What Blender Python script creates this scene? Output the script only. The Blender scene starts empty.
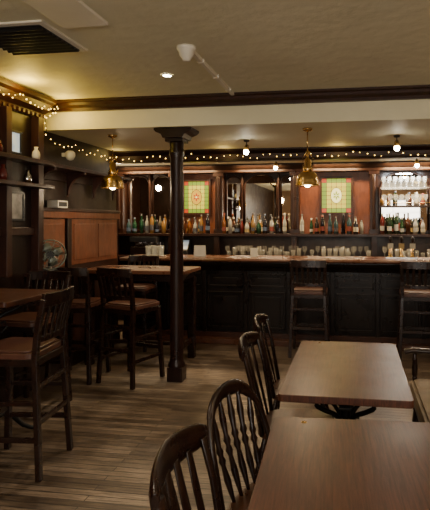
import bpy, math, random
from mathutils import Vector, Matrix
random.seed(7)
scene = bpy.context.scene
pi = math.pi

# ------------------------------------------------------------ materials
def new_mat(name):
    m = bpy.data.materials.new(name); m.use_nodes = True
    return m, m.node_tree.nodes, m.node_tree.links, m.node_tree.nodes['Principled BSDF']

def flat(name, col, rough=0.5, metal=0.0, emis=None, es=0.0, alpha=1.0, trans=0.0, var=0.12):
    m, N, L, b = new_mat(name)
    b.inputs['Roughness'].default_value = rough
    b.inputs['Metallic'].default_value = metal
    if var > 0:
        tc = N.new('ShaderNodeTexCoord'); nz = N.new('ShaderNodeTexNoise')
        nz.inputs['Scale'].default_value = 9; nz.inputs['Detail'].default_value = 4
        L.new(tc.outputs['Object'], nz.inputs['Vector'])
        r = N.new('ShaderNodeValToRGB')
        r.color_ramp.elements[0].position = 0.3; r.color_ramp.elements[1].position = 0.7
        r.color_ramp.elements[0].color = [c*(1-var) for c in col]+[1]
        r.color_ramp.elements[1].color = [min(1, c*(1+var)) for c in col]+[1]
        L.new(nz.outputs['Fac'], r.inputs['Fac']); L.new(r.outputs['Color'], b.inputs['Base Color'])
    else:
        b.inputs['Base Color'].default_value = (*col, 1)
    if emis:
        b.inputs['Emission Color'].default_value = (*emis, 1)
        b.inputs['Emission Strength'].default_value = es
    b.inputs['Alpha'].default_value = alpha
    b.inputs['Transmission Weight'].default_value = trans
    return m

def wood(name, c1, c2, rough=0.4, scale=(2, 18, 18), rvar=0.1, bump=0.05, coord='Object', spec=.5):
    m, N, L, b = new_mat(name)
    b.inputs['Specular IOR Level'].default_value = spec
    tc = N.new('ShaderNodeTexCoord'); mp = N.new('ShaderNodeMapping')
    mp.inputs['Scale'].default_value = scale
    L.new(tc.outputs[coord], mp.inputs['Vector'])
    nz = N.new('ShaderNodeTexNoise'); nz.inputs['Scale'].default_value = 3
    nz.inputs['Detail'].default_value = 8; nz.inputs['Roughness'].default_value = 0.65
    nz.inputs['Distortion'].default_value = 0.6
    L.new(mp.outputs['Vector'], nz.inputs['Vector'])
    r = N.new('ShaderNodeValToRGB')
    r.color_ramp.elements[0].position = 0.32; r.color_ramp.elements[1].position = 0.68
    r.color_ramp.elements[0].color = (*c1, 1); r.color_ramp.elements[1].color = (*c2, 1)
    L.new(nz.outputs['Fac'], r.inputs['Fac']); L.new(r.outputs['Color'], b.inputs['Base Color'])
    n2 = N.new('ShaderNodeTexNoise'); n2.inputs['Scale'].default_value = 5; n2.inputs['Detail'].default_value = 5
    L.new(tc.outputs[coord], n2.inputs['Vector'])
    mr = N.new('ShaderNodeMapRange'); mr.inputs['From Min'].default_value = .3; mr.inputs['From Max'].default_value = .7
    mr.inputs['To Min'].default_value = rough-rvar; mr.inputs['To Max'].default_value = rough+rvar
    L.new(n2.outputs['Fac'], mr.inputs['Value']); L.new(mr.outputs['Result'], b.inputs['Roughness'])
    bp = N.new('ShaderNodeBump'); bp.inputs['Strength'].default_value = bump; bp.inputs['Distance'].default_value = .01
    L.new(nz.outputs['Fac'], bp.inputs['Height']); L.new(bp.outputs['Normal'], b.inputs['Normal'])
    return m

M_dark = wood('dark_stained_wood', (0.009, 0.0045, 0.003), (0.024, 0.011, 0.007), .38, (6, 6, 2), spec=.3)
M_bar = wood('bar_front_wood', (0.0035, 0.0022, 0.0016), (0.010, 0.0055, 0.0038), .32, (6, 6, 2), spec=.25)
M_post = wood('post_wood', (0.008, 0.003, 0.002), (0.020, 0.007, 0.0045), .34, (6, 6, 2), spec=.3)
M_bb = wood('back_bar_wood', (0.012, 0.0045, 0.0025), (0.034, 0.012, 0.006), .36, (8, 8, 2), spec=.35)
M_chair = wood('chair_wood', (0.006, 0.0023, 0.0015), (0.021, 0.0075, 0.004), .28, (8, 8, 3), spec=.42)
M_red = wood('mahogany_panel', (0.095, 0.027, 0.010), (0.19, 0.056, 0.019), .4, (8, 8, 2))
M_mid = wood('mahogany_dark', (0.020, 0.0065, 0.004), (0.045, 0.015, 0.008), .38, (8, 8, 2), spec=.35)
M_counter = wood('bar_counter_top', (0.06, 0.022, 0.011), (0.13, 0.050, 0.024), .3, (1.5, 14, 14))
M_seat = wood('saddle_seat_wood', (0.035, 0.013, 0.007), (0.09, 0.031, 0.014), .32, (3, 14, 14))
M_leather = flat('brown_leather', (0.068, 0.025, 0.015), .40, var=.3)
M_tan = flat('tan_upholstery', (0.20, 0.145, 0.09), .7, var=.15)
M_iron = flat('cast_iron', (0.012, 0.012, 0.012), .45, .6)
M_brass = flat('aged_brass', (0.66, 0.44, 0.17), .25, 1.0)
M_chrome = flat('chrome', (0.6, 0.6, 0.6), .15, 1.0, var=0.03)
M_grey = flat('dark_grey_metal', (0.16, 0.18, 0.15), .35, .6)
M_white = flat('white_plastic', (0.74, 0.71, 0.62), .45, var=.03)
M_black = flat('black_plastic', (0.012, 0.012, 0.013), .4)
M_mirror = flat('mirror_glass', (0.92, 0.87, 0.78), .02, 1.0, var=0.02)
M_glass = flat('clear_glass', (0.38, 0.37, 0.32), .04, 0.0, alpha=.15, var=0)
M_lamp = flat('lamp_glow', (1, .9, .7), .5, emis=(1, .90, .70), es=80, var=0)
M_bulb = flat('fairy_bulb', (1, .85, .4), .5, emis=(1, .60, .12), es=7, var=0)
M_globe = flat('opal_globe', (1, .9, .75), .4, emis=(1, .76, .46), es=58, var=0)
M_wire = flat('green_wire', (0.01, 0.02, 0.012), .6)
M_daylight = flat('window_pane_glow', (.8, .85, .9), .3, emis=(.9, .92, .95), es=1.0, var=0)

def plaster(name, c1, c2):
    m, N, L, b = new_mat(name)
    b.inputs['Roughness'].default_value = .6
    tc = N.new('ShaderNodeTexCoord')
    n = N.new('ShaderNodeTexNoise'); n.inputs['Scale'].default_value = 1.3; n.inputs['Detail'].default_value = 6
    L.new(tc.outputs['Object'], n.inputs['Vector'])
    r = N.new('ShaderNodeValToRGB'); r.color_ramp.elements[0].position = .3; r.color_ramp.elements[1].position = .7
    r.color_ramp.elements[0].color = (*c1, 1); r.color_ramp.elements[1].color = (*c2, 1)
    L.new(n.outputs['Fac'], r.inputs['Fac']); L.new(r.outputs['Color'], b.inputs['Base Color'])
    n2 = N.new('ShaderNodeTexNoise'); n2.inputs['Scale'].default_value = 9; n2.inputs['Detail'].default_value = 6
    L.new(tc.outputs['Object'], n2.inputs['Vector'])
    bp = N.new('ShaderNodeBump'); bp.inputs['Strength'].default_value = .35; bp.inputs['Distance'].default_value = .025
    L.new(n2.outputs['Fac'], bp.inputs['Height']); L.new(bp.outputs['Normal'], b.inputs['Normal'])
    return m
M_ceil = plaster('cream_ceiling_paint', (0.68, 0.65, 0.47), (0.78, 0.75, 0.56))
M_wallp = plaster('brown_wall_paint', (0.20, 0.12, 0.07), (0.26, 0.16, 0.10))

def floor_mat():
    m, N, L, b = new_mat('worn_floor_boards')
    tc = N.new('ShaderNodeTexCoord')
    br = N.new('ShaderNodeTexBrick')
    br.offset = .37; br.inputs['Scale'].default_value = 1
    br.inputs['Brick Width'].default_value = 1.1; br.inputs['Row Height'].default_value = .058
    br.inputs['Mortar Size'].default_value = .0035; br.inputs['Mortar Smooth'].default_value = .3
    br.inputs['Color1'].default_value = (0.072, 0.050, 0.034, 1)
    br.inputs['Color2'].default_value = (0.185, 0.138, 0.100, 1)
    br.inputs['Mortar'].default_value = (0.012, 0.008, 0.006, 1)
    L.new(tc.outputs['Object'], br.inputs['Vector'])
    mp = N.new('ShaderNodeMapping'); mp.inputs['Scale'].default_value = (1.6, 24, 1)
    L.new(tc.outputs['Object'], mp.inputs['Vector'])
    nz = N.new('ShaderNodeTexNoise'); nz.inputs['Scale'].default_value = 3; nz.inputs['Detail'].default_value = 9
    nz.inputs['Roughness'].default_value = .75
    L.new(mp.outputs['Vector'], nz.inputs['Vector'])
    r = N.new('ShaderNodeValToRGB'); r.color_ramp.elements[0].position = .38; r.color_ramp.elements[1].position = .62
    r.color_ramp.elements[0].color = (.24, .22, .21, 1); r.color_ramp.elements[1].color = (1.45, 1.45, 1.43, 1)
    L.new(nz.outputs['Fac'], r.inputs['Fac'])
    mx = N.new('ShaderNodeMix'); mx.data_type = 'RGBA'; mx.blend_type = 'MULTIPLY'; mx.inputs[0].default_value = .92
    L.new(br.outputs['Color'], mx.inputs[6]); L.new(r.outputs['Color'], mx.inputs[7])
    n3 = N.new('ShaderNodeTexNoise'); n3.inputs['Scale'].default_value = 1.3; n3.inputs['Detail'].default_value = 7
    L.new(tc.outputs['Object'], n3.inputs['Vector'])
    r3 = N.new('ShaderNodeValToRGB'); r3.color_ramp.elements[0].position = .38; r3.color_ramp.elements[1].position = .62
    r3.color_ramp.elements[0].color = (.48, .42, .38, 1); r3.color_ramp.elements[1].color = (1.45, 1.47, 1.48, 1)
    L.new(n3.outputs['Fac'], r3.inputs['Fac'])
    m2 = N.new('ShaderNodeMix'); m2.data_type = 'RGBA'; m2.blend_type = 'MULTIPLY'; m2.inputs[0].default_value = 1
    L.new(mx.outputs[2], m2.inputs[6]); L.new(r3.outputs['Color'], m2.inputs[7])
    L.new(m2.outputs[2], b.inputs['Base Color'])
    mr = N.new('ShaderNodeMapRange'); mr.inputs['From Min'].default_value = .35; mr.inputs['From Max'].default_value = .65
    mr.inputs['To Min'].default_value = .28; mr.inputs['To Max'].default_value = .5
    L.new(n3.outputs['Fac'], mr.inputs['Value']); L.new(mr.outputs['Result'], b.inputs['Roughness'])
    bp = N.new('ShaderNodeBump'); bp.inputs['Strength'].default_value = .5; bp.inputs['Distance'].default_value = .003
    inv = N.new('ShaderNodeMath'); inv.operation = 'SUBTRACT'; inv.inputs[0].default_value = 1
    L.new(br.outputs['Fac'], inv.inputs[1]); L.new(inv.outputs[0], bp.inputs['Height'])
    L.new(bp.outputs['Normal'], b.inputs['Normal'])
    return m
M_floor = floor_mat()

def table_mat():
    m, N, L, b = new_mat('table_top_wood')
    tc = N.new('ShaderNodeTexCoord'); mp = N.new('ShaderNodeMapping')
    mp.inputs['Scale'].default_value = (30, 1.6, 4)
    L.new(tc.outputs['Object'], mp.inputs['Vector'])
    nz = N.new('ShaderNodeTexNoise'); nz.inputs['Scale'].default_value = 3; nz.inputs['Detail'].default_value = 10
    nz.inputs['Roughness'].default_value = .75; nz.inputs['Distortion'].default_value = .4
    L.new(mp.outputs['Vector'], nz.inputs['Vector'])
    r = N.new('ShaderNodeValToRGB'); r.color_ramp.elements[0].position = .33; r.color_ramp.elements[1].position = .68
    r.color_ramp.elements[0].color = (.022, .008, .005, 1); r.color_ramp.elements[1].color = (.105, .036, .019, 1)
    L.new(nz.outputs['Fac'], r.inputs['Fac'])
    n3 = N.new('ShaderNodeTexNoise'); n3.inputs['Scale'].default_value = 4; n3.inputs['Detail'].default_value = 6; n3.inputs['Roughness'].default_value = .6
    L.new(tc.outputs['Object'], n3.inputs['Vector'])
    r3 = N.new('ShaderNodeValToRGB'); r3.color_ramp.elements[0].position = .25; r3.color_ramp.elements[1].position = .75
    r3.color_ramp.elements[0].color = (.65, .6, .57, 1); r3.color_ramp.elements[1].color = (1.2, 1.2, 1.2, 1)
    L.new(n3.outputs['Fac'], r3.inputs['Fac'])
    mx = N.new('ShaderNodeMix'); mx.data_type = 'RGBA'; mx.blend_type = 'MULTIPLY'; mx.inputs[0].default_value = 1
    L.new(r.outputs['Color'], mx.inputs[6]); L.new(r3.outputs['Color'], mx.inputs[7])
    L.new(mx.outputs[2], b.inputs['Base Color'])
    mr = N.new('ShaderNodeMapRange'); mr.inputs['From Min'].default_value = .3; mr.inputs['From Max'].default_value = .7
    mr.inputs['To Min'].default_value = .27; mr.inputs['To Max'].default_value = .40
    L.new(n3.outputs['Fac'], mr.inputs['Value']); L.new(mr.outputs['Result'], b.inputs['Roughness'])
    b.inputs['Specular IOR Level'].default_value = .36
    bp = N.new('ShaderNodeBump'); bp.inputs['Strength'].default_value = .12; bp.inputs['Distance'].default_value = .004
    L.new(nz.outputs['Fac'], bp.inputs['Height']); L.new(bp.outputs['Normal'], b.inputs['Normal'])
    return m
M_table = table_mat()

# ------------------------------------------------------------ mesh builder
class MB:
    def __init__(s):
        s.v = []; s.f = []; s.m = []; s.sm = []; s.mats = []
    def mi(s, mat):
        if mat not in s.mats: s.mats.append(mat)
        return s.mats.index(mat)
    def add(s, vs, fs, mat, smooth=False):
        o = len(s.v); k = s.mi(mat)
        s.v += [tuple(v) for v in vs]
        for f in fs:
            s.f.append([i+o for i in f]); s.m.append(k); s.sm.append(smooth)
    def bx(s, x0, x1, y0, y1, z0, z1, mat):
        vs = [(x0,y0,z0),(x1,y0,z0),(x1,y1,z0),(x0,y1,z0),(x0,y0,z1),(x1,y0,z1),(x1,y1,z1),(x0,y1,z1)]
        s.add(vs, [(0,3,2,1),(4,5,6,7),(0,1,5,4),(1,2,6,5),(2,3,7,6),(3,0,4,7)], mat)
    def prism(s, poly, z0, z1, mat, axis='z', smooth=False):
        n = len(poly)
        def P(a, b, c):
            return {'z': (a, b, c), 'y': (a, c, b), 'x': (c, a, b)}[axis]
        vs = [P(a, b, z0) for a, b in poly] + [P(a, b, z1) for a, b in poly]
        fs = [tuple(range(n))[::-1], tuple(range(n, 2*n))] + [(i, (i+1) % n, n+(i+1) % n, n+i) for i in range(n)]
        s.add(vs, fs, mat, smooth)
    def tube(s, pts, r, mat, seg=8, up=(0, 0, 1), rect=False, smooth=True):
        pts = [Vector(p) for p in pts]; n = len(pts)
        up = Vector(up)
        if rect: seg = 4; smooth = False
        vs = []
        for i, p in enumerate(pts):
            t = (pts[min(i+1, n-1)] - pts[max(i-1, 0)]).normalized()
            sd = t.cross(up)
            if sd.length < 1e-3: sd = t.cross(Vector((1, 0, 0)))
            sd.normalize(); u2 = sd.cross(t).normalized()
            rr = r[i] if isinstance(r, list) else r
            rx, ry = rr if isinstance(rr, tuple) else (rr, rr)
            k = math.sqrt(2) if rect else 1
            for j in range(seg):
                a = 2*pi*j/seg + (pi/4 if rect else 0)
                vs.append(p + sd*(math.cos(a)*rx*k) + u2*(math.sin(a)*ry*k))
        fs = []
        for i in range(n-1):
            for j in range(seg):
                a = i*seg+j; b = i*seg+(j+1) % seg
                fs.append((a, b, b+seg, a+seg))
        s.add(vs, fs, mat, smooth)
        s.add(vs[:seg], [tuple(range(seg))], mat); s.add(vs[-seg:], [tuple(range(seg))[::-1]], mat)
    def lathe(s, prof, mat, c=(0, 0, 0), seg=20, smooth=True):
        vs = []; fs = []
        for r, z in prof:
            for j in range(seg):
                a = 2*pi*j/seg
                vs.append((c[0]+r*math.cos(a), c[1]+r*math.sin(a), c[2]+z))
        for i in range(len(prof)-1):
            for j in range(seg):
                a = i*seg+j; b = i*seg+(j+1) % seg
                fs.append((a, b, b+seg, a+seg))
        s.add(vs, fs, mat, smooth)
    def ball(s, c, r, mat, seg=8, rings=5):
        prof = [(max(1e-4, r*math.sin(pi*i/rings)), -r*math.cos(pi*i/rings)) for i in range(rings+1)]
        s.lathe(prof, mat, c, seg)
    def done(s, name, loc=(0, 0, 0), rz=0, bevel=0.0):
        me = bpy.data.meshes.new(name)
        me.from_pydata(s.v, [], s.f)
        for m in s.mats: me.materials.append(m)
        for p, k, sm in zip(me.polygons, s.m, s.sm):
            p.material_index = k; p.use_smooth = sm
        import bmesh
        bm = bmesh.new(); bm.from_mesh(me)
        bmesh.ops.remove_doubles(bm, verts=bm.verts, dist=1e-5)
        bmesh.ops.recalc_face_normals(bm, faces=bm.faces); bm.to_mesh(me); bm.free()
        ob = bpy.data.objects.new(name, me)
        scene.collection.objects.link(ob)
        ob.location = loc; ob.rotation_euler = (0, 0, rz)
        if bevel > 0:
            md = ob.modifiers.new('bevel', 'BEVEL'); md.width = bevel; md.segments = 2
            md.limit_method = 'ANGLE'; md.angle_limit = math.radians(50)
        return ob

def simple_box(name, x0, x1, y0, y1, z0, z1, mat, bevel=0):
    b = MB(); b.bx(x0, x1, y0, y1, z0, z1, mat); return b.done(name, bevel=bevel)

def arc(cx, cy, r, a0, a1, n):
    return [(cx+r*math.cos(a0+(a1-a0)*i/n), cy+r*math.sin(a0+(a1-a0)*i/n)) for i in range(n+1)]

def rrect(x0, x1, y0, y1, r, n=5):
    p = []
    p += arc(x1-r, y1-r, r, 0, pi/2, n); p += arc(x0+r, y1-r, r, pi/2, pi, n)
    p += arc(x0+r, y0+r, r, pi, 1.5*pi, n); p += arc(x1-r, y0+r, r, 1.5*pi, 2*pi, n)
    return p

# ------------------------------------------------------------ room shell
XL, XR = -3.1, 3.6
YB = 8.3
CZ, LZ = 2.76, 2.49
simple_box('floor', -4.5, XR+.1, -3.1, YB+.1, -.1, 0, M_floor)
simple_box('ceiling', XL-.1, XR+.1, -3.1, 4.7, CZ, CZ+.1, M_ceil)
simple_box('ceiling_bar', -4.5, XR+.1, 4.7, YB+.1, LZ, CZ+.1, M_ceil)
simple_box('wall_left', XL-.1, XL, -3.1, 6.3, 0, CZ, M_dark)
simple_box('wall_left_return', -4.4, XL-.1, 6.2, 6.3, 0, LZ, M_dark)
simple_box('wall_left_bar', -4.5, -4.4, 6.2, YB, 0, LZ, M_mid)
simple_box('wall_back', -4.5, XR+.1, YB, YB+.1, 0, LZ, M_mid)
simple_box('wall_right', XR, XR+.1, -3.1, YB, 0, CZ, M_wallp)
b = MB()
b.bx(XL, -1.6, -3.1, -3.0, 0, CZ, M_wallp); b.bx(2.4, XR, -3.1, -3.0, 0, CZ, M_wallp)
b.bx(-1.6, 2.4, -3.1, -3.0, 0, .9, M_wallp); b.bx(-1.6, 2.4, -3.1, -3.0, 2.4, CZ, M_wallp)
b.done('wall_front')
b = MB()
b.bx(-1.6, 2.4, -3.08, -3.06, .9, 2.4, M_daylight)
for i in range(5):
    x = -1.6+i*1.0
    b.bx(x-.03 if i else x, x+.03 if i < 4 else x, -3.06, -3.01, .9, 2.4, M_mid)
b.bx(-1.6, 2.4, -3.06, -3.01, 1.9, 1.95, M_mid); b.bx(-1.6, 2.4, -3.06, -3.01, .9, .96, M_mid); b.bx(-1.6, 2.4, -3.06, -3.01, 2.34, 2.4, M_mid)
b.done('unseen_window')  # unseen window behind the camera, added to carry the fill light

b = MB()
b.prism([(4.699, 2.665), (4.66, 2.665), (4.65, 2.69), (4.61, 2.71), (4.60, 2.735), (4.57, 2.745), (4.57, CZ), (4.699, CZ)], XL, XR, M_mid, axis='x')
b.done('trim_beam')

b = MB()
b.bx(XL, XR, 6.30, 6.37, 2.34, LZ, M_mid)
b.prism([(6.30, 2.43), (6.24, 2.47), (6.24, LZ), (6.30, LZ)], XL, XR, M_dark, axis='x')
b.prism([(6.30, 2.34), (6.27, 2.34), (6.275, 2.365), (6.30, 2.375)], XL, XR, M_dark, axis='x')
b.done('trim_bar_frieze')

# ------------------------------------------------------------ left wall joinery
b = MB()
z1 = 1.68; X0 = XL+.002
b.bx(X0, XL+.035, 4.45, 6.28, 0, z1, M_mid)
b.bx(X0, XL+.075, 4.45, 6.28, z1, z1+.035, M_mid)
for (ya, yb) in [(4.5, 5.02), (5.14, 6.22)]:
    b.bx(XL+.035, XL+.05, ya, yb, 1.10, z1-.08, M_red)
    n = 1 if yb-ya < .8 else 2
    for k in range(n):
        a0 = ya+(yb-ya)*k/n; a1 = ya+(yb-ya)*(k+1)/n
        b.bx(XL+.05, XL+.058, a0+.05, a1-.05, 1.15, z1-.13, M_red)
    b.bx(XL+.035, XL+.05, ya, yb, .2, 1.0, M_mid)
b.bx(XL+.035, XL+.06, 4.45, 6.28, z1-.07, z1, M_red)
b.bx(XL+.035, XL+.07, 5.04, 5.12, 0, z1-.07, M_dark)
b.bx(XL+.035, XL+.065, 4.45, 6.28, 0, .15, M_dark)
b.done('wainscot_panelling', bevel=.004)

b = MB()
b.bx(X0, XL+.26, 4.45, 6.18, 2.10, 2.135, M_mid)
b.bx(X0, XL+.03, 4.45, 6.18, 2.00, 2.10, M_dark)
for y in (4.55, 5.1, 5.65, 6.14):
    poly = [(XL+.03, 2.10), (XL+.24, 2.10), (XL+.24, 2.075)] + [(XL+.24-.19*math.sin(a*pi/16), 1.87+.2*math.cos(a*pi/16)) for a in range(1, 9)] + [(XL+.03, 1.84)]
    b.prism([(p[0], p[1]) for p in poly], y-.02, y+.02, M_mid, axis='y')
b.done('bracketed_shelf', bevel=.003)

b = MB()
b.bx(X0, XL+.12, 3.3, 4.42, 0, 2.6, M_dark)
b.prism([(X0, 2.55), (XL+.14, 2.55), (XL+.16, 2.6), (XL+.22, 2.63), (XL+.24, 2.68), (XL+.28, 2.70), (XL+.28, 2.74), (X0, 2.74)], 3.25, 4.5, M_mid, axis='y')
for k in range(18):
    y = 3.32+k*.065
    b.bx(XL+.14, XL+.165, y, y+.03, 2.555, 2.59, M_mid)
for z in (2.10, 1.88):
    b.bx(XL+.12, XL+.30, 3.3, 4.44, z, z+.035, M_mid)
b.bx(XL+.12, XL+.30, 4.24, 4.85, 1.07, 1.10, M_mid)
b.bx(XL+.12, XL+.20, 4.34, 4.42, 1.1, 2.55, M_mid)
b.bx(XL+.12, XL+.20, 3.9, 3.97, 1.1, 2.55, M_mid)
b.bx(XL+.12, XL+.16, 3.3, 4.42, 1.45, 1.52, M_mid)
b.bx(XL+.12, XL+.26, 4.4, 4.44, .8, 1.07, M_mid)
b.done('display_cabinet', bevel=.004)

def frame(name, y0, y1, z0, z1, x, c, e=0):
    b = MB(); m2 = flat(name+'_print', c, .4, var=.6, emis=c if e else None, es=e)
    b.bx(x, x+.012, y0, y1, z0, z1, m2)
    for a in [(y0-.02, y1+.02, z0-.02, z0), (y0-.02, y1+.02, z1, z1+.02), (y0-.02, y0, z0, z1), (y1, y1+.02, z0, z1)]:
        b.bx(x, x+.02, a[0], a[1], a[2], a[3], M_black)
    b.done(name, bevel=.002)
frame('picture_frame', 4.0, 4.2, 1.60, 1.82, XL+.122, (.25, .24, .22))
frame('television', 3.99, 4.16, 2.19, 2.36, XL+.122, (.40, .48, .55), .9)

b = MB(); b.bx(-.06, .06, -.09, .09, 0, .075, M_white); b.bx(.06, .065, -.07, .07, .015, .06, M_black)
b.done('thermostat_box', loc=(XL+.07, 4.85, z1+.036), bevel=.006)
b = MB(); b.lathe([(.001, .05), (.03, .05), (.05, .03), (.052, 0), (.045, -.02), (.03, -.045), (.001, -.055)], M_white)
b.bx(-.09, -.03, -.015, .015, -.01, .03, M_white)
b.done('security_camera', loc=(XL+.092, 5.05, 2.28))

b = MB()
b.lathe([(.001, 0), (.075, 0), (.07, .015), (.02, .03), (.012, .12), (.001, .12)], M_black)
for rr in (.115, .075, .04):
    b.tube([(.05, rr*math.cos(a*pi/12), .16+rr*math.sin(a*pi/12)) for a in range(25)], .003, M_grey, 5, up=(1, 0, 0))
for dx in (.01, .04):
    b.tube([(dx, .14*math.cos(a*pi/12), .16+.14*math.sin(a*pi/12)) for a in range(25)], .006, M_grey, 6, up=(1, 0, 0))
for a in range(10):
    c, s_ = math.cos(a*pi/5), math.sin(a*pi/5)
    b.tube([(.055, .02*c, .16+.02*s_), (.053, .085*c, .16+.085*s_), (.04, .139*c, .16+.139*s_)], .002, M_grey, 4)
    b.tube([(-.01, .02*c, .16+.02*s_), (.0, .085*c, .16+.085*s_), (.01, .139*c, .16+.139*s_)], .002, M_grey, 4)
for a in range(4):
    c, s_ = math.cos(a*pi/2+.4), math.sin(a*pi/2+.4)
    b.tube([(.025, .015*c, .16+.015*s_), (.025, .06*c, .16+.06*s_), (.025, .11*c, .16+.11*s_)], [(.02, .004), (.045, .004), (.03, .004)], M_grey, 6, up=(1, 0, 0))
b.tube([(-.07, 0, .16), (.03, 0, .16)], .038, M_black, 12)
b.done('desk_fan', loc=(XL+.22, 4.48, 1.10), rz=-.9)

# ------------------------------------------------------------ bar counter
XE = XR-.005
b = MB()
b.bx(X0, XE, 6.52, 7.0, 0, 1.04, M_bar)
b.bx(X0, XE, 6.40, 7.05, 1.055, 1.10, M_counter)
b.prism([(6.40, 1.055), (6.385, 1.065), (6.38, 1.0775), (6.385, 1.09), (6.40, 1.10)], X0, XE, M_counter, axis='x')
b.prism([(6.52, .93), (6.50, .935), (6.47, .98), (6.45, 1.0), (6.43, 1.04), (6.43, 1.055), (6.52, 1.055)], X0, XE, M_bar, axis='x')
pw = .56; x = XL+.06
while x+pw < XR:
    for (z0, z1_) in [(.18, .66), (.72, .90)]:
        for q in [(x, x+pw-.08, z1_-.025, z1_), (x, x+pw-.08, z0, z0+.025), (x, x+.025, z0, z1_), (x+pw-.105, x+pw-.08, z0, z1_)]:
            b.bx(q[0], q[1], 6.497, 6.52, q[2], q[3], M_bar)
        b.bx(x+.07, x+pw-.15, 6.505, 6.52, z0+.06, z1_-.06, M_bar)
    b.bx(x+pw-.065, x+pw-.015, 6.485, 6.52, .12, .93, M_bar)
    x += pw
b.bx(X0, XE, 6.48, 6.52, 0, .13, M_mid)
b.done('bar_counter', bevel=.004)
simple_box('trim_bar_footstep', X0+.08, XE, 6.36, 6.478, 0, .07, M_seat, .006)

# ------------------------------------------------------------ back bar
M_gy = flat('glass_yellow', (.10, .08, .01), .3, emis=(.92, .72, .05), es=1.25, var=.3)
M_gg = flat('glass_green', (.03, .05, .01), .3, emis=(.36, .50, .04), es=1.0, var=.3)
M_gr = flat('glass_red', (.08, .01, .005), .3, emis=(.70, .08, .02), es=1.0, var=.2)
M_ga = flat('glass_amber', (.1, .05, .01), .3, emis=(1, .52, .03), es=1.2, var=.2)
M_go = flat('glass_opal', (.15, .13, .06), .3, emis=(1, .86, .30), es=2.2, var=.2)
M_lead = flat('lead_came', (.02, .02, .018), .5)
def stained(name, x0, x1, z0, z1_, y, opal=False):
    b = MB(); nx, nz = 6, 8
    dx = (x1-x0)/nx; dz = (z1_-z0)/nz
    cx, cz = (x0+x1)/2, (z0+z1_)/2
    for i in range(nx):
        for j in range(nz):
            corner = i in (0, nx-1) and j in (0, nz-1)
            if corner: mt = M_gr
            elif i in (0, nx-1) or j in (0, nz-1): mt = M_gg
            else: mt = M_gy
            b.bx(x0+i*dx, x0+(i+1)*dx, y, y+.01, z0+j*dz, z0+(j+1)*dz, mt)
    # central oval medallion with petals
    ov = [(cx+.085*math.cos(a*pi/12), cz+.12*math.sin(a*pi/12)) for a in range(24)]
    b.prism(ov, y-.004, y-.0005, M_go if opal else M_ga, axis='y')
    for k in range(6):
        a = k*pi/3+pi/6
        pet = [(cx+.032*math.cos(a)+.024*math.cos(t*pi/5)*math.cos(a)-.012*math.sin(t*pi/5)*math.sin(a),
                cz+.040*math.sin(a)+.030*math.cos(t*pi/5)*math.sin(a)+.012*math.sin(t*pi/5)*math.cos(a)) for t in range(10)]
        b.prism(pet, y-.007, y-.0045, M_gg if opal else M_gr, axis='y')
    b.prism(arc(cx, cz, .015, 0, 2*pi*11/12, 11), y-.009, y-.0075, M_go, axis='y')
    for i in range(nx+1): b.bx(x0+i*dx-.0025, x0+i*dx+.0025, y-.003, y, z0, z1_, M_lead)
    for j in range(nz+1): b.bx(x0, x1, y-.003, y, z0+j*dz-.0025, z0+j*dz+.0025, M_lead)
    b.tube([(cx+.087*math.cos(a*pi/12), y-.005, cz+.122*math.sin(a*pi/12)) for a in range(25)], .004, M_lead, 5, up=(0, 1, 0))
    for q in [(x0-.035, x1+.035, z0-.035, z0), (x0-.035, x1+.035, z1_, z1_+.035), (x0-.035, x0, z0, z1_), (x1, x1+.035, z0, z1_)]:
        b.bx(q[0], q[1], y-.02, y+.015, q[2], q[3], M_mid)
    b.done(name)
PY = 8.16
YE = YB-.003; LT = LZ-.002
b = MB()
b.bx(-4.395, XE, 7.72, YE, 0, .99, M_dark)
b.bx(-4.395, XE, 7.68, YE, .99, 1.03, M_mid)
b.bx(-4.395, XE, 7.82, YE, 1.345, 1.385, M_bb)
b.bx(-4.395, XE, 8.1, 8.14, 1.03, 1.345, M_dark)
b.bx(-4.395, XE, PY+.02, YE, 1.385, LT, M_red)
cols = [-3.87, -2.93, -2.17, -.93, .29, 1.22, 2.3, 3.4]
for cx in cols:
    b.bx(cx-.06, cx+.06, 7.98, PY+.02, 1.385, 2.36, M_bb)
    b.bx(cx-.075, cx+.075, 7.96, PY+.02, 1.385, 1.46, M_bb)
    b.bx(cx-.08, cx+.08, 7.95, PY+.02, 2.30, 2.36, M_bb)
    b.tube([(cx, 7.965, 1.46), (cx, 7.965, 1.6), (cx, 7.965, 2.2), (cx, 7.965, 2.3)], [.03, .022, .022, .03], M_bb, 10)
    b.bx(cx-.04, cx+.04, 7.84, 7.9, 1.03, 1.345, M_bb)
for cx in (-3.39, -1.81, -1.21):
    b.tube([(cx, 8.11, 1.385), (cx, 8.11, 1.44), (cx, 8.11, 1.5), (cx, 8.11, 2.1), (cx, 8.11, 2.16), (cx, 8.11, 2.36)], [.026, .026, .014, .014, .024, .024], M_bb, 10)
for (xa, xb) in [(-3.81, -2.99), (-2.11, -.99), (.35, 1.16), (1.28, 2.24)]:
    b.bx(xa, xb, PY+.014, PY+.02, 1.385, 2.36, M_bb)
b.bx(-4.395, XE, 7.94, PY+.02, 2.36, LT, M_bb)
b.prism([(7.94, 2.40), (7.90, 2.43), (7.88, 2.46), (7.88, LT), (7.94, LT)], -4.395, XE, M_dark, axis='x')
b.done('back_bar_cabinet', bevel=.003)

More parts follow.
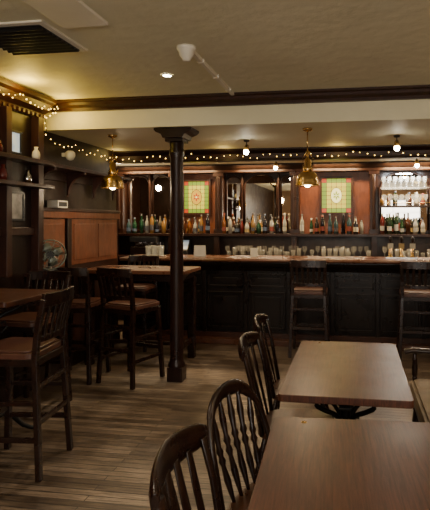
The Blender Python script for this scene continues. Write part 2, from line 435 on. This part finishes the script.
def arch_mirror(name, x0, x1, z0, z1_, y=PY):
    w = (x1-x0)/2; cx = (x0+x1)/2; rise = min(w*.8, .22)
    top = [(cx+w*math.cos(a*pi/14), z1_-rise+rise*math.sin(a*pi/14)) for a in range(15)]
    poly = [(x0, z0), (x1, z0)] + top
    b = MB()
    b.prism(poly, y, y+.012, M_mirror, axis='y')
    fr = [(x1, y-.005, z0)]+[(p[0], y-.005, p[1]) for p in top]+[(x0, y-.005, z0)]
    b.tube(fr, (.016, .012), M_bb, 6, up=(0, 1, 0))
    b.bx(x0-.02, x1+.02, y-.02, y+.01, z0-.03, z0, M_bb)
    b.done(name)
arch_mirror('mirror', -3.78, -3.42, 1.44, 2.345)
arch_mirror('mirror', -3.36, -3.02, 1.44, 2.345)
arch_mirror('mirror', -2.09, -1.84, 1.44, 2.32)
arch_mirror('mirror', -1.78, -1.24, 1.44, 2.35)
arch_mirror('mirror', -1.18, -1.01, 1.44, 2.32)
arch_mirror('mirror', .40, 1.12, 1.44, 2.35)
arch_mirror('mirror', 1.34, 2.2, 1.44, 2.35)
stained('stained_glass_panel', -2.80, -2.38, 1.72, 2.24, PY-.02)
stained('stained_glass_panel', -.52, -.06, 1.72, 2.26, PY-.02, True)

bcols = [(.012, .035, .012), (.05, .018, .008), (.16, .055, .012), (.26, .26, .23), (.012, .012, .018), (.09, .012, .01), (.03, .06, .07), (.20, .11, .03), (.01, .045, .02), (.28, .27, .24), (.02, .015, .012), (.015, .03, .015)]
BM = [flat('bottle_glass_%d' % i, c, .10, var=.05) for i, c in enumerate(bcols)]
LM = [flat('bottle_label_%d' % i, c, .6, var=.05) for i, c in enumerate([(.36, .34, .27), (.18, .035, .025), (.05, .05, .06), (.28, .20, .07), (.06, .09, .15), (.34, .34, .31)])]
def bottle(b, x, y, z, hs=1.0):
    k = random.random(); h = random.uniform(.21, .33)*hs; r = random.uniform(.026, .040)
    m = random.choice(BM); l = random.choice(LM)
    sh = random.uniform(.5, .68)*h
    b.lathe([(.001, 0), (r, 0), (r, sh), (r*.8, sh+.025*hs), (.013, sh+.06*hs), (.012, h-.02)], m, (x, y, z), 10)
    b.lathe([(.014, h-.03), (.015, h), (.001, h)], l if k > .6 else LM[2], (x, y, z), 8)
    if k > .25: b.lathe([(r+.001, sh*.25), (r+.001, sh*random.uniform(.55, .8))], l, (x, y, z), 10)
def bottle_row(x0, x1, y, z, name, rows=2, hs=1.0):
    b = MB()
    for rr in range(rows):
        x = x0+rr*.04
        while x < x1:
            if random.random() < .85: bottle(b, x, y+rr*.095+random.uniform(-.008, .008), z, hs)
            x += random.uniform(.082, .115)
    b.done(name)
bottle_row(-2.81, -2.27, 7.88, 1.386, 'liquor_bottles')
bottle_row(-2.05, -1.04, 7.88, 1.386, 'liquor_bottles')
bottle_row(-.81, .17, 7.88, 1.386, 'liquor_bottles')
bottle_row(.41, 1.09, 7.88, 1.386, 'liquor_bottles')
bottle_row(-3.75, -3.05, 7.88, 1.386, 'liquor_bottles', 1)
bottle_row(1.34, 2.16, 7.88, 1.386, 'liquor_bottles')

M_glass2 = flat('lit_glass', (0.62, 0.64, 0.60), .04, 0.0, alpha=.20, var=0)  # clear glass again, with its lit look put into a paler colour
def glasses(x0, x1, y, z, name, rows=2, stem=False, gaps=0.0, mt=None):
    b = MB(); mt = mt or M_glass
    for rr in range(rows):
        x = x0+.04
        while x < x1-.03:
            s_ = random.choice([.6, .8, 1, 1, 1.15]) if gaps else 1
            if stem or (gaps and random.random() < .3):
                b.lathe([(.001, 0), (.032, .002), (.005, .01), (.005, .07), (.03, .1), (.036, .13), (.03, .17)], mt, (x, y+rr*.09, z), 10)
            else:
                b.lathe([(.001, .002), (.026, 0), (.034, .10*s_), (.036, .14*s_), (.034, .14*s_), (.025, .01)], mt, (x, y+rr*.09, z), 10)
            x += .088
            if random.random() < gaps: x += random.uniform(.05, .25)
    b.done(name)
glasses(-2.0, .25, 7.74, 1.031, 'bar_glasses', 2, gaps=.2)
glasses(.4, 2.0, 7.74, 1.031, 'bar_glasses', 2, gaps=.2)
b = MB()
b.bx(.36, 1.15, 7.92, 8.12, 1.80, 1.82, M_bb)
b.bx(.36, 1.15, 8.00, 8.13, 2.09, 2.10, M_glass2)
b.tube([(.36, 7.92, 1.86), (1.15, 7.92, 1.86)], .005, M_brass, 6)
b.bx(.36, .38, 7.92, 8.14, 1.70, 2.12, M_bb); b.bx(1.13, 1.15, 7.92, 8.14, 1.70, 2.12, M_bb)
b.done('display_shelf')
glasses(.40, 1.12, 7.96, 1.821, 'wine_glasses', 1, True, mt=M_glass2)
bottle_row(.42, 1.10, 8.07, 1.821, 'miniature_bottles', 1, .72)
glasses(.40, 1.12, 8.06, 2.101, 'wine_glasses', 1, True, mt=M_glass2)

# ---- ornaments on the left display cabinet
b = MB()
for z, ys in ((2.136, (3.75, 4.24)), (1.916, (3.8, 4.12))):
    for y in ys:
        mt = random.choice([M_white, BM[2], BM[5], M_chrome]); h = random.uniform(.09, .13)
        b.lathe([(.001, 0), (.03, 0), (.035, h*.3), (.03, h*.6), (.014, h*.8), (.018, h), (.001, h)], mt, (XL+.24, y, z), 12)
b.done('shelf_ornaments')

# ---- things on the counter
b = MB()
for i in range(3):
    x = i*.14
    b.lathe([(.001, 0), (.035, 0), (.035, .015), (.018, .03), (.016, .12), (.001, .12)], M_brass, (x, 0, 0), 12)
    b.tube([(x, 0, .11), (x, -.02, .17), (x, -.03, .20)], [.012, .014, .01], M_black, 8)
    b.tube([(x, -.03, .2), (x, -.035, .22), (x, -.04, .26), (x, -.045, .28)], [.010, .018, .022, .008], M_dark, 10)
    b.tube([(x, -.02, .09), (x, -.07, .10), (x, -.08, .05)], .007, M_chrome, 6)
    b.bx(x-.035, x+.035, -.045, -.035, .12, .19, LM[(i*3) % 6])
b.bx(-.06, .34, -.06, .05, -.0, .012, M_chrome)
b.done('beer_pump', loc=(.46, 6.85, 1.10))
b = MB()
b.bx(-.13, .13, -.12, .14, 0, .09, M_black)
b.prism([(-.10, .09), (.06, .09), (.08, .26), (.05, .26)], -.13, .13, M_black, axis='x')
b.add([(-.115, -.085, .108), (.115, -.085, .108), (.115, .035, .245), (-.115, .035, .245)], [(0, 1, 2, 3)], flat('till_screen', (.3, .35, .4), .2, emis=(.5, .6, .7), es=.35, var=.3))
b.done('cash_register', loc=(-2.75, 7.87, 1.031), bevel=.004)
def card(name, x, y, w, h, col, rz=0):
    b = MB(); m_ = flat(name+'_paper', col, .6, var=.08)
    b.prism([(-.03, 0), (0, h), (.03, 0), (.026, 0), (0, h-.01), (-.026, 0)], -w/2, w/2, m_, axis='x')
    b.done(name, loc=(x, y, 1.10), rz=rz)
card('menu_card', -2.1, 6.75, .16, .15, (.6, .58, .52))
card('menu_card', -1.35, 6.78, .1, .12, (.55, .5, .4), .2)
b = MB()
b.lathe([(.001, 0), (.16, 0), (.17, .012), (.165, .015), (.001, .008)], M_chrome, seg=20)
for a in range(6):
    b.lathe([(.001, .01), (.03, .01), (.038, .14), (.036, .14), (.027, .02)], M_glass2, (.1*math.cos(a*pi/3), .1*math.sin(a*pi/3), 0), 10)
b.done('glass_tray', loc=(-2.75, 6.75, 1.10))

b = MB()
b.bx(-.22, .22, -.18, .12, .02, .14, M_chrome); b.bx(-.22, .22, 0, .12, .14, .22, M_chrome); b.bx(-.23, .23, -.19, .12, .22, .30, M_black)
for x in (-.1, .1):
    b.tube([(x, -.08, .22), (x, -.08, .18)], .03, M_chrome, 10); b.tube([(x, -.08, .19), (x, -.22, .18)], .01, M_black, 6)
for x in (-.2, .2):
    for y in (-.15, .1): b.bx(x-.02, x+.02, y-.02, y+.02, 0, .02, M_black)
b.done('coffee_machine', loc=(-3.35, 7.93, 1.031), bevel=.006)

# ------------------------------------------------------------ post
b = MB()
px_, py_ = -1.75, 4.86
b.prism(rrect(-.078, .078, -.078, .078, .012, 2), 0, .14, M_post)
b.lathe([(.085, .14), (.085, .16), (.07, .19), (.066, .22), (.064, 2.2), (.075, 2.24), (.075, 2.28), (.066, 2.30), (.07, 2.36), (.001, 2.36)], M_post, seg=24)
b.bx(-.09, .09, -.09, .09, 2.36, 2.40, M_post)
b.prism([(-.10, 2.39), (.10, 2.39), (.12, 2.43), (.17, 2.45), (.19, 2.47), (.19, 2.489), (-.19, 2.489), (-.19, 2.47), (-.17, 2.45), (-.12, 2.43)], -.13, .13, M_post, axis='y')
b.done('support_post', loc=(px_, py_, 0), bevel=.003)

# ------------------------------------------------------------ seating
def stool(x, y, rz):
    b = MB(); m = M_chair
    for sx in (-1, 1):
        b.tube([(sx*.215, .215, 0), (sx*.185, .18, .72)], (.019, .019), m, rect=True, up=(0, 1, 0))
        b.tube([(sx*.215, -.225, 0), (sx*.185, -.185, .72), (sx*.187, -.20, .90), (sx*.195, -.245, 1.10)], (.019, .017), m, rect=True, up=(0, 1, 0))
        b.tube([(sx*.205, .205, .24), (sx*.205, -.21, .24)], (.011, .016), m, rect=True)
        b.tube([(sx*.197, .198, .46), (sx*.197, -.20, .46)], (.011, .014), m, rect=True)
    b.tube([(-.205, .205, .30), (.205, .205, .30)], (.012, .02), m, rect=True)
    b.tube([(-.2, -.21, .34), (.2, -.21, .34)], (.011, .015), m, rect=True)
    b.tube([(-.19, -.197, .56), (.19, -.197, .56)], (.011, .015), m, rect=True)
    b.prism(rrect(-.20, .20, -.20, .21, .03), .685, .73, m)
    b.prism(rrect(-.205, .205, -.19, .22, .06), .73, .765, M_leather)
    b.prism(rrect(-.185, .185, -.17, .20, .06), .765, .78, M_leather)
    crest = [(.205*t, -.245-.03*(1-t*t), 1.09) for t in [-1, -.66, -.33, 0, .33, .66, 1]]
    b.tube(crest, (.012, .042), m, rect=True)
    low = [(.185*t, -.195-.025*(1-t*t), .845) for t in [-1, -.5, 0, .5, 1]]
    b.tube(low, (.010, .02), m, rect=True)
    for t in (-.66, -.33, 0, .33, .66):
        b.tube([(.185*t, -.197-.024*(1-t*t), .85), (.195*t, -.21-.03*(1-t*t), .95), (.2*t, -.243-.03*(1-t*t), 1.07)], (.016, .007), m, rect=True, up=(0, 1, 0))
    return b.done('bar_stool', loc=(x, y, 0), rz=rz, bevel=.004)

stool(-2.14, 3.02, pi/2+.12)
stool(-2.70, 3.93, pi-.05)
stool(-2.76, 4.80, .05)
stool(-2.20, 4.80, -.30)
stool(-2.72, 6.06, pi)
stool(-.53, 6.08, .0)
stool(.72, 6.06, -.05)

def leg(b, p0, p1, m, r=.017):
    p0 = Vector(p0); p1 = Vector(p1)
    ts = [0, .05, .15, .3, .34, .38, .42, .6, .8, .84, .88, 1]
    rs = [.75, .8, 1.0, .85, 1.25, .8, 1.2, 1.35, 1.0, 1.3, .9, .9]
    b.tube([p0.lerp(p1, t) for t in ts], [r*q for q in rs], m, 10)

def chair_base(b, m, seatm):
    seat = []
    for i in range(28):
        a = 2*pi*i/28
        c, s_ = math.cos(a), math.sin(a)
        rx = .215 if s_ > 0 else .195
        seat.append((rx*math.copysign(abs(c)**.55, c), .205*math.copysign(abs(s_)**.55, s_)))
    b.prism(seat, .425, .45, seatm)
    b.prism([(x*.97, y*.97) for x, y in seat], .45, .458, seatm)
    for sx in (-1, 1):
        leg(b, (sx*.205, .205, 0), (sx*.15, .145, .43), m)
        leg(b, (sx*.20, -.225, 0), (sx*.145, -.15, .43), m)
        b.tube([(sx*.187, .185, .15), (sx*.187, 0, .15), (sx*.183, -.2, .15)], [.009, .015, .009], m, 8)
    b.tube([(-.185, 0, .15), (0, 0, .15), (.185, 0, .15)], [.009, .015, .009], m, 8)
    b.tube([(-.165, .165, .28), (0, .165, .28), (.165, .165, .28)], [.009, .013, .009], m, 8)

def dining_chair(x, y, rz):
    b = MB(); m = M_chair
    chair_base(b, m, M_seat)
    for sx in (-1, 1):
        b.tube([(sx*.165, -.165, .44), (sx*.175, -.19, .58), (sx*.185, -.22, .74), (sx*.19, -.255, .87)], [(.018, .014), (.016, .013), (.019, .012), (.024, .012)], m, 8, up=(0, 1, 0))
    crest = []; rr = []
    for i in range(13):
        t = -1+i/6
        crest.append((.215*t, -.255-.05*(1-t*t), .868+.016*(1-t*t)))
        rr.append((.016, .040+.014*(1-t*t)) if abs(t) < .99 else (.012, .030))
    b.tube(crest, rr, m, 10)
    for t in (-.6, -.2, .2, .6):
        b.tube([(.16*t, -.17-.012*(1-t*t), .45), (.17*t, -.195-.03*(1-t*t), .6), (.18*t, -.225-.04*(1-t*t), .74), (.185*t, -.25-.045*(1-t*t), .86)], [(.014, .007), (.023, .007), (.027, .007), (.020, .007)], m, 8, up=(0, 1, 0))
    return b.done('dining_chair', loc=(x, y, 0), rz=rz, bevel=.003)

def windsor_chair(x, y, rz):
    b = MB(); m = M_chair
    chair_base(b, m, M_seat)
    hoop = []; E = .5; H = .415
    def hp(a):
        hz = .45+H*math.sin(a)**E
        return (.205*math.copysign(abs(math.cos(a))**.85, math.cos(a)), -.165-.10*((hz-.45)/H)**1.2-.02*math.sin(a), hz)
    for i in range(33): hoop.append(hp(pi*i/32))
    b.tube(hoop, [(.014, .013)]*33, m, 10, up=(0, 1, 0))
    cr = [hp(pi/2 + (-.85+i*.85/6)) for i in range(13)]
    b.tube([(p[0], p[1], p[2]-.006) for p in cr], [(.036-.014*abs(-1+i/6), .014) for i in range(13)], m, 10, up=(0, 1, 0))
    for t in (-.68, -.34, 0, .34, .68):
        a = math.acos(max(-1, min(1, math.copysign(abs(t)**(1/.85), t)))); top = hp(a)
        p0 = Vector((.16*t, -.175, .45)); p1 = Vector(top)
        ts = [0, .1, .25, .4, .45, .5, .55, .6, .75, .9, 1]; rs = [.007, .010, .015, .009, .016, .009, .016, .010, .015, .009, .007]
        b.tube([p0.lerp(p1, q)+Vector((0, -.01*math.sin(pi*q), 0)) for q in ts], rs, m, 8)
    return b.done('windsor_chair', loc=(x, y, 0), rz=rz, bevel=.003)

dining_chair(-.235, 1.42, -pi/2)
windsor_chair(-.27, 2.02, -pi/2-.35)
dining_chair(-.32, 2.82, -pi/2)
dining_chair(-.36, 3.42, -pi/2+.05)

# ------------------------------------------------------------ tables
def iron_base(b, x, y, h, w, sc=1.0):
    b.lathe([(.001, h), (.05, h), (.05, h-.02), (.028, h-.05), (.026, h*.62), (.045, h*.58), (.045, h*.54), (.026, h*.5), (.03, .2), (.055, .16), (.055, .12), (.03, .08), (.001, .08)], M_iron, (x, y, 0), 14)
    for k in range(4):
        a = pi/4+k*pi/2; c, s_ = math.cos(a), math.sin(a)
        pr = [(.03, .15), (.08, .17), (.14, .13), (.19, .06), (.24, .025), (.27, .03), (.275, .055), (.255, .065)]
        b.tube([(x+c*p*sc, y+s_*p*sc, max(q, .016)) for p, q in pr], [(.012, .018)]*4+[(.014, .014)]*2+[.012, .008], M_iron, 8)
        pr = [(.03, h-.20), (.07, h-.22), (.10, h-.18), (.09, h-.14), (.065, h-.15), (.075, h-.17)]
        b.tube([(x+c*p*sc, y+s_*p*sc, q) for p, q in pr], .008, M_iron, 6)
        pr = [(.03, h-.13), (.08, h-.09), (.14, h-.06), (.19, h-.03), (.2, h-.015)]
        b.tube([(x+c*p*sc, y+s_*p*sc, q) for p, q in pr], (.009, .014), M_iron, 6)
    b.bx(x-w, x+w, y-.03, y+.03, h-.012, h, M_iron); b.bx(x-.03, x+.03, y-w, y+w, h-.012, h, M_iron)

def pub_table(x0, x1, y0, y1, rz=0, name='pub_table'):
    cx, cy = (x0+x1)/2, (y0+y1)/2; hx, hy = (x1-x0)/2, (y1-y0)/2
    b = MB()
    b.prism(rrect(-hx, hx, -hy, hy, .022, 4), .715, .75, M_table)
    b.bx(-hx+.07, hx-.07, -hy+.07, hy-.07, .69, .715, M_chair)
    iron_base(b, 0, -hy*.55, .69, .22); iron_base(b, 0, hy*.55, .69, .22)
    b.lathe([(.001, .7508), (.011, .7508), (.012, .75)], M_brass, (-hx+.13, hy-.05, 0), 12)
    return b.done(name, loc=(cx, cy, 0), rz=rz, bevel=.007)
pub_table(-.365, .27, 2.40, 3.52)
pub_table(-.31, .335, 1.03, 2.145, .05)

b = MB()
b.prism(rrect(-.36, .38, -.32, .32, .03), 1.015, 1.05, M_table)
b.bx(-.3, .3, -.25, .25, .985, 1.015, M_chair)
iron_base(b, 0, 0, .985, .24, 1.2)
b.done('high_table', loc=(-2.60, 3.30, 0), bevel=.006)
b = MB()
b.prism(rrect(-.60, .60, -.31, .31, .03), 1.01, 1.05, M_counter)
b.bx(-.54, .54, -.26, .26, .93, 1.01, M_chair)
for sx in (-1, 1):
    for sy in (-1, 1):
        b.bx(sx*.51-.04, sx*.51+.04, sy*.23-.04, sy*.23+.04, 0, .93, M_chair)
    b.bx(sx*.51-.02, sx*.51+.02, -.2, .2, .18, .24, M_chair)
b.bx(-.5, .5, -.02, .02, .19, .23, M_chair)
b.done('high_table', loc=(-2.38, 5.47, 0), bevel=.005)

b = MB()
b.prism(rrect(0, .55, 0, .95, .05), .40, .47, M_tan)
b.prism(rrect(.02, .53, .02, .93, .05), .47, .485, M_tan)
b.bx(.01, .55, .01, .94, .33, .40, M_dark)
for x in (.04, .5):
    for y in (.04, .91): leg(b, (x, y, 0), (x, y, .34), M_chair, .022)
b.bx(.53, .60, 0, .95, .3, 1.0, M_dark); b.bx(.52, .61, -.01, .96, 1.0, 1.04, M_mid)
b.tube([(-.04, .93, .665), (.02, .93, .68), (.3, .93, .67), (.56, .93, .70)], (.03, .018), M_chair, 10)
leg(b, (.03, .93, .40), (.03, .93, .66), M_chair, .016)
b.done('upholstered_bench', loc=(.38, 2.72, 0), bevel=.006)

# ------------------------------------------------------------ ceiling items
b = MB()
b.bx(-2.39, -1.82, 2.75, 3.28, CZ-.012, CZ, M_white)
b.bx(-2.35, -1.86, 2.79, 3.24, CZ-.016, CZ-.012, M_black)
for i in range(9):
    y = 2.81+i*.05
    b.prism([(y, CZ-.016), (y+.03, CZ-.016), (y+.018, CZ-.03), (y+.014, CZ-.03)], -2.35, -1.86, M_black, axis='x')
b.done('ceiling_vent')
simple_box('ceiling_access_panel', -1.74, -1.45, 1.9, 2.85, CZ-.02, CZ, M_white, .004)
b = MB()
b.lathe([(.001, 0), (.065, 0), (.065, -.02), (.052, -.035), (.048, -.06), (.032, -.08), (.027, -.095), (.001, -.10)], M_white)
b.done('smoke_detector', loc=(-1.13, 3.33, CZ))
b = MB()
b.tube([(-1.11, 3.38, CZ-.013), (-1.11, 4.57, CZ-.013)], (.015, .013), M_white, rect=True)
for y in (3.6, 4.0, 4.4): b.bx(-1.135, -1.085, y-.008, y+.008, CZ-.029, CZ, M_white)
b.done('cable_conduit')

def spot(name, loc, energy, col, angle=110, size=.05, tgt=(0, 0, -1), blend=.9):
    l = bpy.data.lights.new(name, 'SPOT'); l.energy = energy; l.color = col
    l.spot_size = math.radians(angle); l.spot_blend = blend; l.shadow_soft_size = size
    o = bpy.data.objects.new(name, l); scene.collection.objects.link(o); o.location = loc
    o.rotation_euler = Vector(tgt).to_track_quat('-Z', 'Y').to_euler(); return o
def point(name, loc, energy, col, size=.05):
    l = bpy.data.lights.new(name, 'POINT'); l.energy = energy; l.color = col; l.shadow_soft_size = size
    o = bpy.data.objects.new(name, l); scene.collection.objects.link(o); o.location = loc; return o
def area(name, loc, energy, col, sx, sy, d):
    l = bpy.data.lights.new(name, 'AREA'); l.shape = 'RECTANGLE'; l.size = sx; l.size_y = sy; l.energy = energy; l.color = col
    o = bpy.data.objects.new(name, l); scene.collection.objects.link(o); o.location = loc
    o.rotation_euler = Vector(d).to_track_quat('-Z', 'Y').to_euler(); return o
WARM = (1, .76, .48)
def downlight(x, y, z, e):
    b = MB()
    b.lathe([(.05, -.001), (.05, -.008), (.036, -.01), (.034, -.004)], M_white, (0, 0, 0), 16)
    b.lathe([(.001, -.005), (.034, -.005)], M_lamp, (0, 0, 0), 16)
    b.done('recessed_downlight', loc=(x, y, z))
    spot('downlight_lamp', (x, y, z-.03), e, (1, .88, .70), 130)
for (x, y) in [(-1.5, 3.94), (1.6, 3.94), (-1.5, 1.2), (1.6, 1.2), (.1, -.9), (-1.5, -1.2), (1.6, -1.4)]:  # only the first is in frame; the rest are added as room fill
    downlight(x, y, CZ, 75)

def globe(x, y):
    b = MB()
    b.lathe([(.001, 0), (.05, 0), (.045, -.02), (.01, -.035), (.001, -.035)], M_brass, (0, 0, CZ), 16)
    b.tube([(0, 0, CZ-.03), (0, 0, 2.38)], .006, M_brass, 8)
    b.lathe([(.001, 2.39), (.04, 2.385), (.045, 2.34), (.05, 2.33)], M_brass, (0, 0, 0), 16)
    b.ball((0, 0, 2.24), .11, M_globe, 20, 12)
    b.done('fill_globe', loc=(x, y, 0))
for p in [(2.3, 2.4), (-2.3, .6), (.9, -1.6), (-1.5, -2.0), (2.6, -.2)]: globe(*p)  # added globes, all out of frame, put in to light the ceiling

def hang_spot(x, y, e, z=LZ):
    b = MB()
    b.lathe([(.001, 0), (.035, 0), (.03, -.02), (.001, -.025)], M_black, seg=12)
    b.tube([(0, 0, -.02), (0, 0, -.08)], .006, M_black, 6)
    b.tube([(0, .02, -.06), (0, -.005, -.1), (0, -.02, -.13)], [.022, .03, .034], M_brass, 12)
    b.ball((0, -.025, -.14), .03, M_lamp, 10, 6)
    b.done('spotlight_fixture', loc=(x, y, z))
    spot('spotlight_lamp', (x, y-.03, z-.18), e, WARM, 150)
hang_spot(-1.2, 5.6, 45); hang_spot(.44, 5.55, 45)
hang_spot(-1.13, 7.3, 45); hang_spot(.85, 7.3, 45); hang_spot(-2.6, 7.3, 40)

M_lamp2 = flat('bulb_glass', (.9, .85, .7), .2, emis=(1, .8, .5), es=25, var=0)
def pendant(x, y):
    b = MB()
    b.lathe([(.001, 0), (.05, 0), (.045, -.02), (.01, -.035), (.001, -.035)], M_brass, (0, 0, LZ), 16)
    b.tube([(0, 0, LZ-.03), (0, 0, 2.26)], .006, M_brass, 8)
    b.lathe([(.001, 2.27), (.018, 2.265), (.022, 2.24), (.012, 2.225), (.012, 2.20), (.03, 2.185), (.035, 2.12), (.045, 2.11), (.048, 2.075), (.036, 2.06)], M_brass, (0, 0, 0), 20)
    for a in range(3):
        c, s_ = math.cos(a*2*pi/3+.5), math.sin(a*2*pi/3+.5)
        b.tube([(.02*c, .02*s_, 2.25), (.055*c, .055*s_, 2.2), (.055*c, .055*s_, 2.12), (.05*c, .05*s_, 2.09)], .005, M_brass, 6)
    b.lathe([(.036, 2.07), (.05, 2.065), (.085, 2.045), (.104, 2.01), (.112, 1.97), (.114, 1.945), (.118, 1.935), (.118, 1.925), (.108, 1.935), (.10, 1.985), (.075, 2.03), (.034, 2.05)], M_brass, (0, 0, 0), 28)
    b.ball((0, 0, 1.945), .035, M_lamp2, 12, 8)
    b.done('pendant_lamp', loc=(x, y, 0))
    point('pendant_bulb', (x, y, 1.88), 9, WARM, .04)
pendant(-.46, 5.0); pendant(-2.53, 5.06)

# ------------------------------------------------------------ fairy lights
b = MB()
def garland(P, step, sag=.04, jit=.02):
    for i in range(len(P)-1):
        a, c = Vector(P[i]), Vector(P[i+1]); L = (c-a).length
        nseg = max(1, round(L/.5)); pts = []
        for k in range(nseg):
            n = max(3, int(L/nseg/step))
            for j in range(n):
                t = (k+j/n)/nseg; q = a.lerp(c, t); u = j/n
                q.z -= sag*4*u*(1-u)
                q += Vector((random.uniform(-jit, jit)*.4, random.uniform(-jit, 0)*.5, random.uniform(-jit, jit)))
                pts.append(q)
        pts.append(c)
        b.tube(pts, .0025, M_wire, 4)
        for q in pts: b.ball((q.x, q.y-.012, q.z-.008), random.uniform(.0045, .008), M_bulb, 6, 4)
garland([(-2.80, 3.5, 2.66), (-2.80, 4.5, 2.66)], .05)
garland([(-2.80, 4.5, 2.66), (-3.04, 4.66, 2.62), (-3.05, 4.69, 2.45)], .05, .01)
garland([(-3.04, 4.75, 2.42), (-3.04, 6.2, 2.42)], .08, .05)
garland([(-3.04, 6.2, 2.42), (3.5, 6.21, 2.43)], .072, .05)
b.done('fairy_lights')

# ------------------------------------------------------------ lights
area('window_fill', (.4, -2.95, 1.65), 90, (1, .95, .87), 3.9, 1.45, (0, 1, .03))  # main fill light, placed at the unseen window
point('garland_glow', (-2.72, 3.9, 2.66), 8, (1, .66, .10), .1)
point('garland_glow', (-2.75, 4.5, 2.62), 5, (1, .66, .10), .1)
for x in (-3.0, -1.6, -.2, 1.2):
    point('garland_glow', (x, 6.12, 2.42), 1.2, (1, .68, .2), .1)
for x, e in ((-3.4, 20), (-2.6, 22), (-1.5, 28), (-.3, 30), (.8, 40), (1.8, 30)):
    area('backbar_strip_lamp', (x, 7.8, 2.45), e, (1, .66, .32), .7, .06, (0, .25, -1))
area('glass_shelf_fill', (.75, 7.97, 2.34), 18, (.85, .93, 1), .6, .05, (0, .1, -1))  # added strip light without a fitting, brightens the shelf glasses
for x in (-1.5, -.3, 1.1):
    area('under_shelf_lamp', (x, 7.86, 1.34), 3, (1, .76, .46), .9, .03, (0, -.2, -1))
point('till_lamp', (-3.6, 7.3, 2.2), 22, WARM)
point('till_lamp', (2.4, 7.3, 2.3), 16, WARM)

w = bpy.data.worlds.new('world'); scene.world = w; w.use_nodes = True
w.node_tree.nodes['Background'].inputs[0].default_value = (.6, .7, .8, 1)
w.node_tree.nodes['Background'].inputs[1].default_value = .3

# ------------------------------------------------------------ camera
cam = bpy.data.cameras.new('camera'); co = bpy.data.objects.new('camera', cam)
scene.collection.objects.link(co); scene.camera = co
cam.sensor_width = 36; cam.lens = 36
cam.shift_x = -60/510; cam.shift_y = -33/510
co.location = (0, 0, 1.57); co.rotation_euler = (pi/2, 0, math.radians(8.9))
